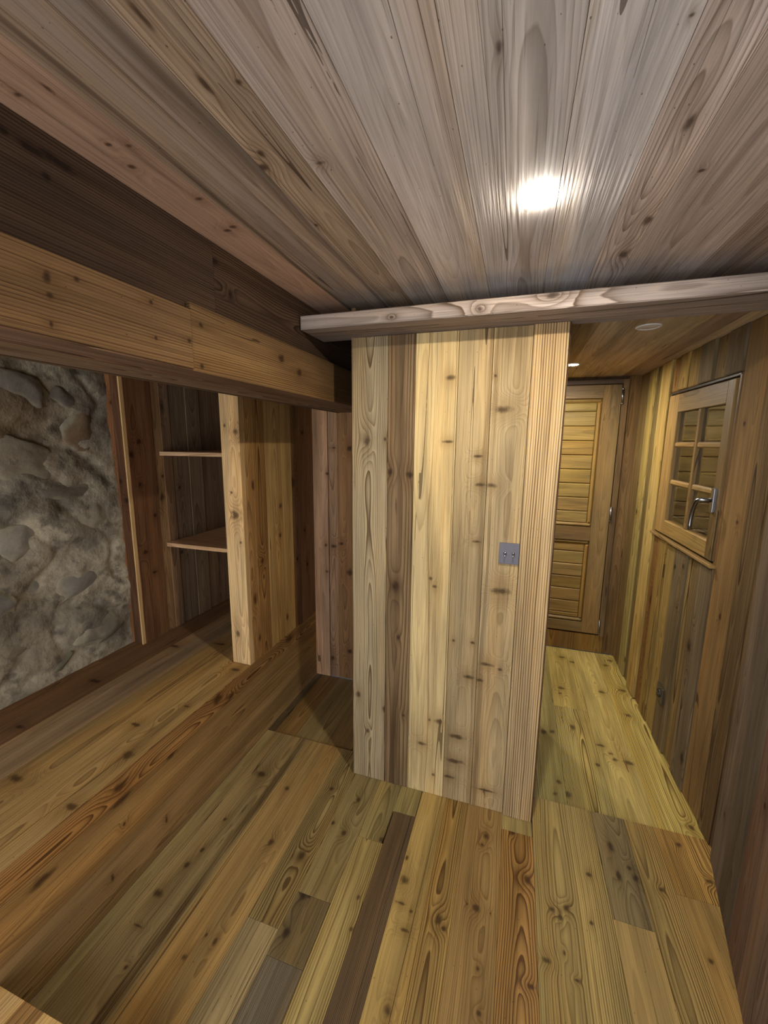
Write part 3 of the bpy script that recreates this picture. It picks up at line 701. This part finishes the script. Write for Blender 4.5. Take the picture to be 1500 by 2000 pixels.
# steel lever handle on the stile nearest the room
bm = bmesh.new()
hc = Vector((hx(2.02) - so, 2.022, 1.325))
bmesh.ops.create_cube(bm, size=1.0, matrix=Matrix.Translation(hc + Vector((-0.006, 0, 0))) @ Matrix.Diagonal((0.012, 0.028, 0.105, 1)))
bmesh.ops.bevel(bm, geom=list(bm.edges), offset=0.004, segments=2, affect='EDGES')
def tube(bm, pts, rad, seg=10):
    rings = []
    for i, p in enumerate(pts):
        d = (pts[min(i + 1, len(pts) - 1)] - pts[max(i - 1, 0)]).normalized()
        a = d.orthogonal().normalized() if i == 0 else (rings[-1][1] - d * rings[-1][1].dot(d)).normalized()
        b = d.cross(a)
        r_ = rad[i] if isinstance(rad, (list, tuple)) else rad
        rings.append(([bm.verts.new(p + (a * math.cos(2 * math.pi * k / seg) + b * math.sin(2 * math.pi * k / seg)) * r_) for k in range(seg)], a))
    for i in range(len(rings) - 1):
        for k in range(seg):
            bm.faces.new((rings[i][0][k], rings[i][0][(k + 1) % seg], rings[i + 1][0][(k + 1) % seg], rings[i + 1][0][k]))
    bm.faces.new(list(reversed(rings[0][0])))
    bm.faces.new(rings[-1][0])
bl_ = bm_obj('handle', bm, STEEL, win, False)
bl_['label'] = 'curved steel window handle on an upright plate'
bm = bmesh.new()
pts = [hc + Vector((-0.01, 0, 0)), hc + Vector((-0.03, 0.0, 0.0)), hc + Vector((-0.047, 0.003, 0.0)), hc + Vector((-0.055, 0.012, -0.004))]
for k in range(8):
    a = k / 7
    pts.append(hc + Vector((-0.057, 0.02 + 0.032 * a + 0.012 * math.sin(a * math.pi), -0.012 - 0.125 * a ** 1.1)))
tube(bm, pts, [0.009] * 5 + [0.0085, 0.008, 0.0078, 0.0075, 0.007, 0.007, 0.0065], 12)
lv = bm_obj('lever', bm, STEEL, bl_, True)

# ================================================================== switch and socket
PLATE = plain('violet_grey_metal', (92, 88, 94), 0.5, 0.3)
sw = empty('light_switch', (-0.001, YP, 1.136))
box_obj('plate', (-0.044, YP - 0.006, 1.095), (0.0295, YP - 0.0005, 1.177), PLATE, sw, 0.0012)
for xx in (-0.022, 0.008):
    bm = bmesh.new()
    bmesh.ops.create_cone(bm, cap_ends=True, segments=16, radius1=0.0058, radius2=0.0045, depth=0.004, matrix=Matrix.Translation((xx, YP - 0.008, 1.137)) @ Matrix.Rotation(math.pi / 2, 4, 'X'))
    tube(bm, [Vector((xx, YP - 0.008, 1.137)), Vector((xx, YP - 0.014, 1.133)), Vector((xx, YP - 0.02, 1.128)), Vector((xx, YP - 0.022, 1.126))], [0.0022, 0.0028, 0.0038, 0.002])
    bm_obj('toggle', bm, STEEL, sw, True)
thing(sw, 'violet grey metal plate with two small toggle switches on the board partition', 'switch')
so_ = empty('wall_socket', (hx(2.285) - 0.004, 2.285, 0.284))
SOCK = plain('aged_bronze', (92, 84, 70), 0.4, 0.7)
BLK = plain('black_plastic', (18, 17, 16), 0.5)
xs_ = hx(2.285) - 0.012
box_obj('plate', (xs_ - 0.009, 2.243, 0.243), (xs_ + 0.006, 2.327, 0.327), SOCK, so_, 0.002)
bm = bmesh.new()
bmesh.ops.create_cone(bm, cap_ends=True, segments=28, radius1=0.023, radius2=0.021, depth=0.006, matrix=Matrix.Translation((xs_ - 0.0115, 2.285, 0.285)) @ Matrix.Rotation(-math.pi / 2, 4, 'Y'))
rim = bm_obj('outlet_rim', bm, BLK, so_)
for dy in (-0.0095, 0.0095):
    bm = bmesh.new()
    bmesh.ops.create_cone(bm, cap_ends=True, segments=12, radius1=0.0028, radius2=0.0028, depth=0.002, matrix=Matrix.Translation((xs_ - 0.0148, 2.285 + dy, 0.285)) @ Matrix.Rotation(math.pi / 2, 4, 'Y'))
    bm_obj('contact', bm, STEEL, rim)
thing(so_, 'square bronze plate power socket low on the hall wall', 'socket')

# ================================================================== recessed spotlights
RING = plain('white_enamel', (214, 210, 204), 0.35)
def glow(name, strength, col=(1.0, 0.95, 0.84)):
    mt, T, B = new_mat(name)
    B.inputs['Base Color'].default_value = (0.8, 0.8, 0.8, 1)
    B.inputs['Emission Color'].default_value = (*col, 1)
    lw = T.new('ShaderNodeTexNoise')
    lw.inputs['Scale'].default_value = 30
    T.put(B.inputs['Emission Strength'], T.mad(lw.outputs[0], strength * 0.05, strength))
    return mt
def spot(x, y, z, r, mat, label, bulge=0.016, rim=0.012):
    e = empty('recessed_spotlight', (x, y, z))
    bm = bmesh.new()
    seg = 40
    prof = [(r + rim, 0.001), (r + rim, -rim * 0.15), (r + rim * 0.6, -rim * 0.35), (r + rim * 0.1, -rim * 0.3), (r, 0.0)]
    vv = [[bm.verts.new((x + q * math.cos(2 * math.pi * k / seg), y + q * math.sin(2 * math.pi * k / seg), z + h)) for k in range(seg)] for q, h in prof]
    for i in range(len(vv) - 1):
        for k in range(seg):
            bm.faces.new((vv[i][k], vv[i][(k + 1) % seg], vv[i + 1][(k + 1) % seg], vv[i + 1][k]))
    bm_obj('ring', bm, RING, e, True)
    bm = bmesh.new()
    seg, n = 24, 5
    vv = []
    for i in range(n):
        a = i / n * math.pi / 2
        vv.append([bm.verts.new((x + r * math.cos(a) * math.cos(2 * math.pi * k / seg), y + r * math.cos(a) * math.sin(2 * math.pi * k / seg), z - 0.001 - bulge * math.sin(a))) for k in range(seg)])
    for i in range(n - 1):
        for k in range(seg):
            bm.faces.new((vv[i][k], vv[i + 1][k], vv[i + 1][(k + 1) % seg], vv[i][(k + 1) % seg]))
    top = bm.verts.new((x, y, z - 0.001 - bulge))
    for k in range(seg):
        bm.faces.new((vv[-1][k], top, vv[-1][(k + 1) % seg]))
    bm_obj('lens', bm, mat, e, True)
    return thing(e, label, 'light', 'recessed ceiling spotlights')
spot(0.014, 1.02, ZC, 0.028, glow('lamp_glow_room', LAMP_MAIN), 'brightly lit round spotlight in the main room ceiling', bulge=0.0045, rim=0.002)
spot(0.275, 2.71, ZH, 0.030, glow('lamp_glow_hall', LAMP_HALL), 'lit spotlight in the low hall ceiling beside the partition edge', bulge=0.003)
spot(-0.19, 2.80, ZH, 0.030, glow('lamp_glow_corridor', LAMP_HALL), 'lit spotlight in the hall ceiling hidden behind the partition', bulge=0.003)
spot(0.46, 1.94, ZH, 0.034, plain('frosted_lens', (196, 186, 176), 0.4), 'unlit pale spotlight in the hall ceiling just behind the lintel', bulge=0.004)

# ================================================================== stone wall
def stone_material():
    mt, T, B = new_mat('rubble_mortar')
    P = T.new('ShaderNodeTexCoord').outputs['Object']
    n1, c1 = T.noise(P, 5.0, 0.62, 3.2)
    n2, _ = T.noise(P, 4.0, 0.6, 14.0)
    n3, _ = T.noise(P, 3.0, 0.6, 70.0)
    n4, _ = T.noise(T.vm('ADD', P, (5, 9, 2)), 3.0, 0.5, 1.7)
    c = T.mix(T.rng(n1, 0.36, 0.62, 0, 1, True), (*lin((112, 102, 88)), 1), (*lin((164, 150, 126)), 1))
    c = T.mix(T.rng(n2, 0.48, 0.68, 0, 0.75, True), c, (*lin((84, 76, 66)), 1))
    c = T.mix(T.rng(n4, 0.52, 0.68, 0, 0.55, True), c, (*lin((128, 104, 74)), 1))
    f = T.mad(n3, 0.5, 0.75)
    c = T.mix(1.0, c, T.vec(f, f, f), 'MULTIPLY')
    T.put(B.inputs['Base Color'], c)
    B.inputs['Roughness'].default_value = 0.92
    set_spec(B, 0.15)
    bp = T.new('ShaderNodeBump')
    bp.inputs['Strength'].default_value = 0.8
    bp.inputs['Distance'].default_value = 0.012
    T.put(bp.inputs['Height'], T.mad(n2, 0.8, T.mul(n3, 0.3)))
    T.put(B.inputs['Normal'], bp.outputs[0])
    return mt
def stone_mat2():
    mt, T, B = new_mat('grey_field_stone')
    P = T.new('ShaderNodeTexCoord').outputs['Object']
    col = T.new('ShaderNodeObjectInfo').outputs['Color']
    n1, _ = T.noise(P, 5.0, 0.65, 9.0)
    n2, _ = T.noise(P, 3.0, 0.6, 60.0)
    n3, _ = T.noise(T.vm('ADD', P, (3, 1, 7)), 4.0, 0.6, 12.0)
    f = T.mad(n1, 0.9, T.mad(n2, 0.4, 0.35))
    px_, py_, pz_ = T.xyz(P)
    c = T.mix(1.0, col, T.vec(f, f, f), 'MULTIPLY')
    smear = T.rng(T.mad(T.sub(n3, 0.5), 0.05, px_), 0.010, 0.026, 1.0, 0.0, True)     # mortar dragged over the rim
    c = T.mix(smear, c, (*lin((146, 134, 112)), 1))
    T.put(B.inputs['Base Color'], c)
    B.inputs['Roughness'].default_value = 0.88
    set_spec(B, 0.2)
    bp = T.new('ShaderNodeBump')
    bp.inputs['Strength'].default_value = 0.7
    bp.inputs['Distance'].default_value = 0.008
    T.put(bp.inputs['Height'], n1)
    T.put(B.inputs['Normal'], bp.outputs[0])
    return mt
STM, STS = stone_material(), stone_mat2()
def wall_off(y, z):
    a = mnoise.fractal(Vector((y * 1.7, z * 3.6, 3.1)), 1.0, 2.1, 4)
    b = mnoise.fractal(Vector((y * 6.5, z * 9.0, 8.7)), 1.0, 2.0, 4)
    g = 1.0 - abs(mnoise.noise(Vector((y * 3.2 + 0.3 * a, z * 4.6, 1.7)))) * 2.0
    ledge = max(0.0, g - 0.75) * -0.05
    lean = 0.045 * max(0.0, (z - 1.25)) * math.sin(y * 2.0 + 1.0)
    return 0.036 * a + 0.012 * b + ledge + lean
ny, nz = 260, 150
y0, y1, z0, z1 = YREAR, 1.63, ZPL - 0.02, ZC
V, Fc = [], []
for j in range(nz + 1):
    for i in range(ny + 1):
        y, z = y0 + (y1 - y0) * i / ny, z0 + (z1 - z0) * j / nz
        edge = min(1.0, max(0.0, (z - ZPL) / 0.06))
        V.append((XS + wall_off(y, z) * (0.25 + 0.75 * edge), y, z))
for j in range(nz):
    for i in range(ny):
        a = j * (ny + 1) + i
        Fc.append((a, a + 1, a + ny + 2, a + ny + 1))
wl = structure(mesh_obj('wall_left', V, Fc, STM, None, True))
def stone(y, z, ry, rz, col, sd, tilt=0.0, px=0.02):
    bm = bmesh.new()
    bmesh.ops.create_icosphere(bm, subdivisions=4, radius=1.0)
    rnd = random.Random(sd)
    planes = [(Vector((rnd.uniform(-0.3, 1), rnd.uniform(-1, 1), rnd.uniform(-1, 1))).normalized(), rnd.uniform(0.62, 0.86)) for _ in range(9)]
    for v in bm.verts:
        p = v.co.copy()
        for n_, d_ in planes:
            e = p.dot(n_) - d_
            if e > 0: p -= n_ * e * 0.9
        p *= 1 + 0.10 * mnoise.fractal(p * 2.2 + Vector((sd * 3.0, 0, 0)), 1.0, 2.0, 4)
        yy, zz = p.y * ry, p.z * rz
        ca, sa = math.cos(tilt), math.sin(tilt)
        v.co = Vector((p.x * 0.032, yy * ca - zz * sa, yy * sa + zz * ca))
    o = bm_obj('stone', bm, STS, wl, True)
    o.location = (XS + wall_off(y, z) - 0.032 + px * 0.5, y, z)
    o.color = (*lin(col), 1)
ST = [   # along the wall, height, half sizes, colour, tilt, how far it stands out
    (1.365, 0.865, 0.13, 0.10, (120, 112, 100), 0.15, 0.024), (1.19, 0.894, 0.11, 0.095, (126, 118, 106), -0.2, 0.022),
    (1.442, 0.607, 0.15, 0.09, (116, 106, 90), 0.1, 0.024), (1.04, 0.679, 0.15, 0.065, (130, 118, 98), 0.2, 0.018),
    (1.23, 0.516, 0.09, 0.05, (108, 102, 84), 0.3, 0.016), (1.205, 1.46, 0.17, 0.11, (132, 118, 98), -0.25, 0.028),
    (1.458, 1.571, 0.13, 0.15, (122, 100, 76), 0.0, 0.026), (1.202, 1.751, 0.15, 0.09, (122, 112, 100), -0.35, 0.030),
    (1.315, 1.325, 0.21, 0.07, (116, 104, 90), -0.22, 0.030), (1.47, 1.19, 0.12, 0.085, (138, 126, 106), 0.1, 0.020),
    (1.15, 1.12, 0.13, 0.10, (134, 124, 110), 0.2, 0.020), (1.01, 0.883, 0.10, 0.09, (122, 116, 106), 0.0, 0.020),
    (1.383, 1.74, 0.14, 0.065, (114, 104, 92), -0.3, 0.028),
    (0.93, 1.27, 0.13, 0.10, (126, 118, 106), 0.0, 0.022), (0.88, 1.6, 0.16, 0.11, (122, 110, 98), -0.2, 0.026),
    (0.83, 0.98, 0.13, 0.10, (120, 112, 100), 0.1, 0.022), (0.66, 1.3, 0.15, 0.11, (114, 106, 96), 0.1, 0.022), (0.68, 0.7, 0.15, 0.09, (120, 110, 92), 0.0, 0.022)]

for i, s_ in enumerate(ST):
    stone(s_[0], s_[1], s_[2], s_[3], s_[4], i + 1, s_[5], s_[6])
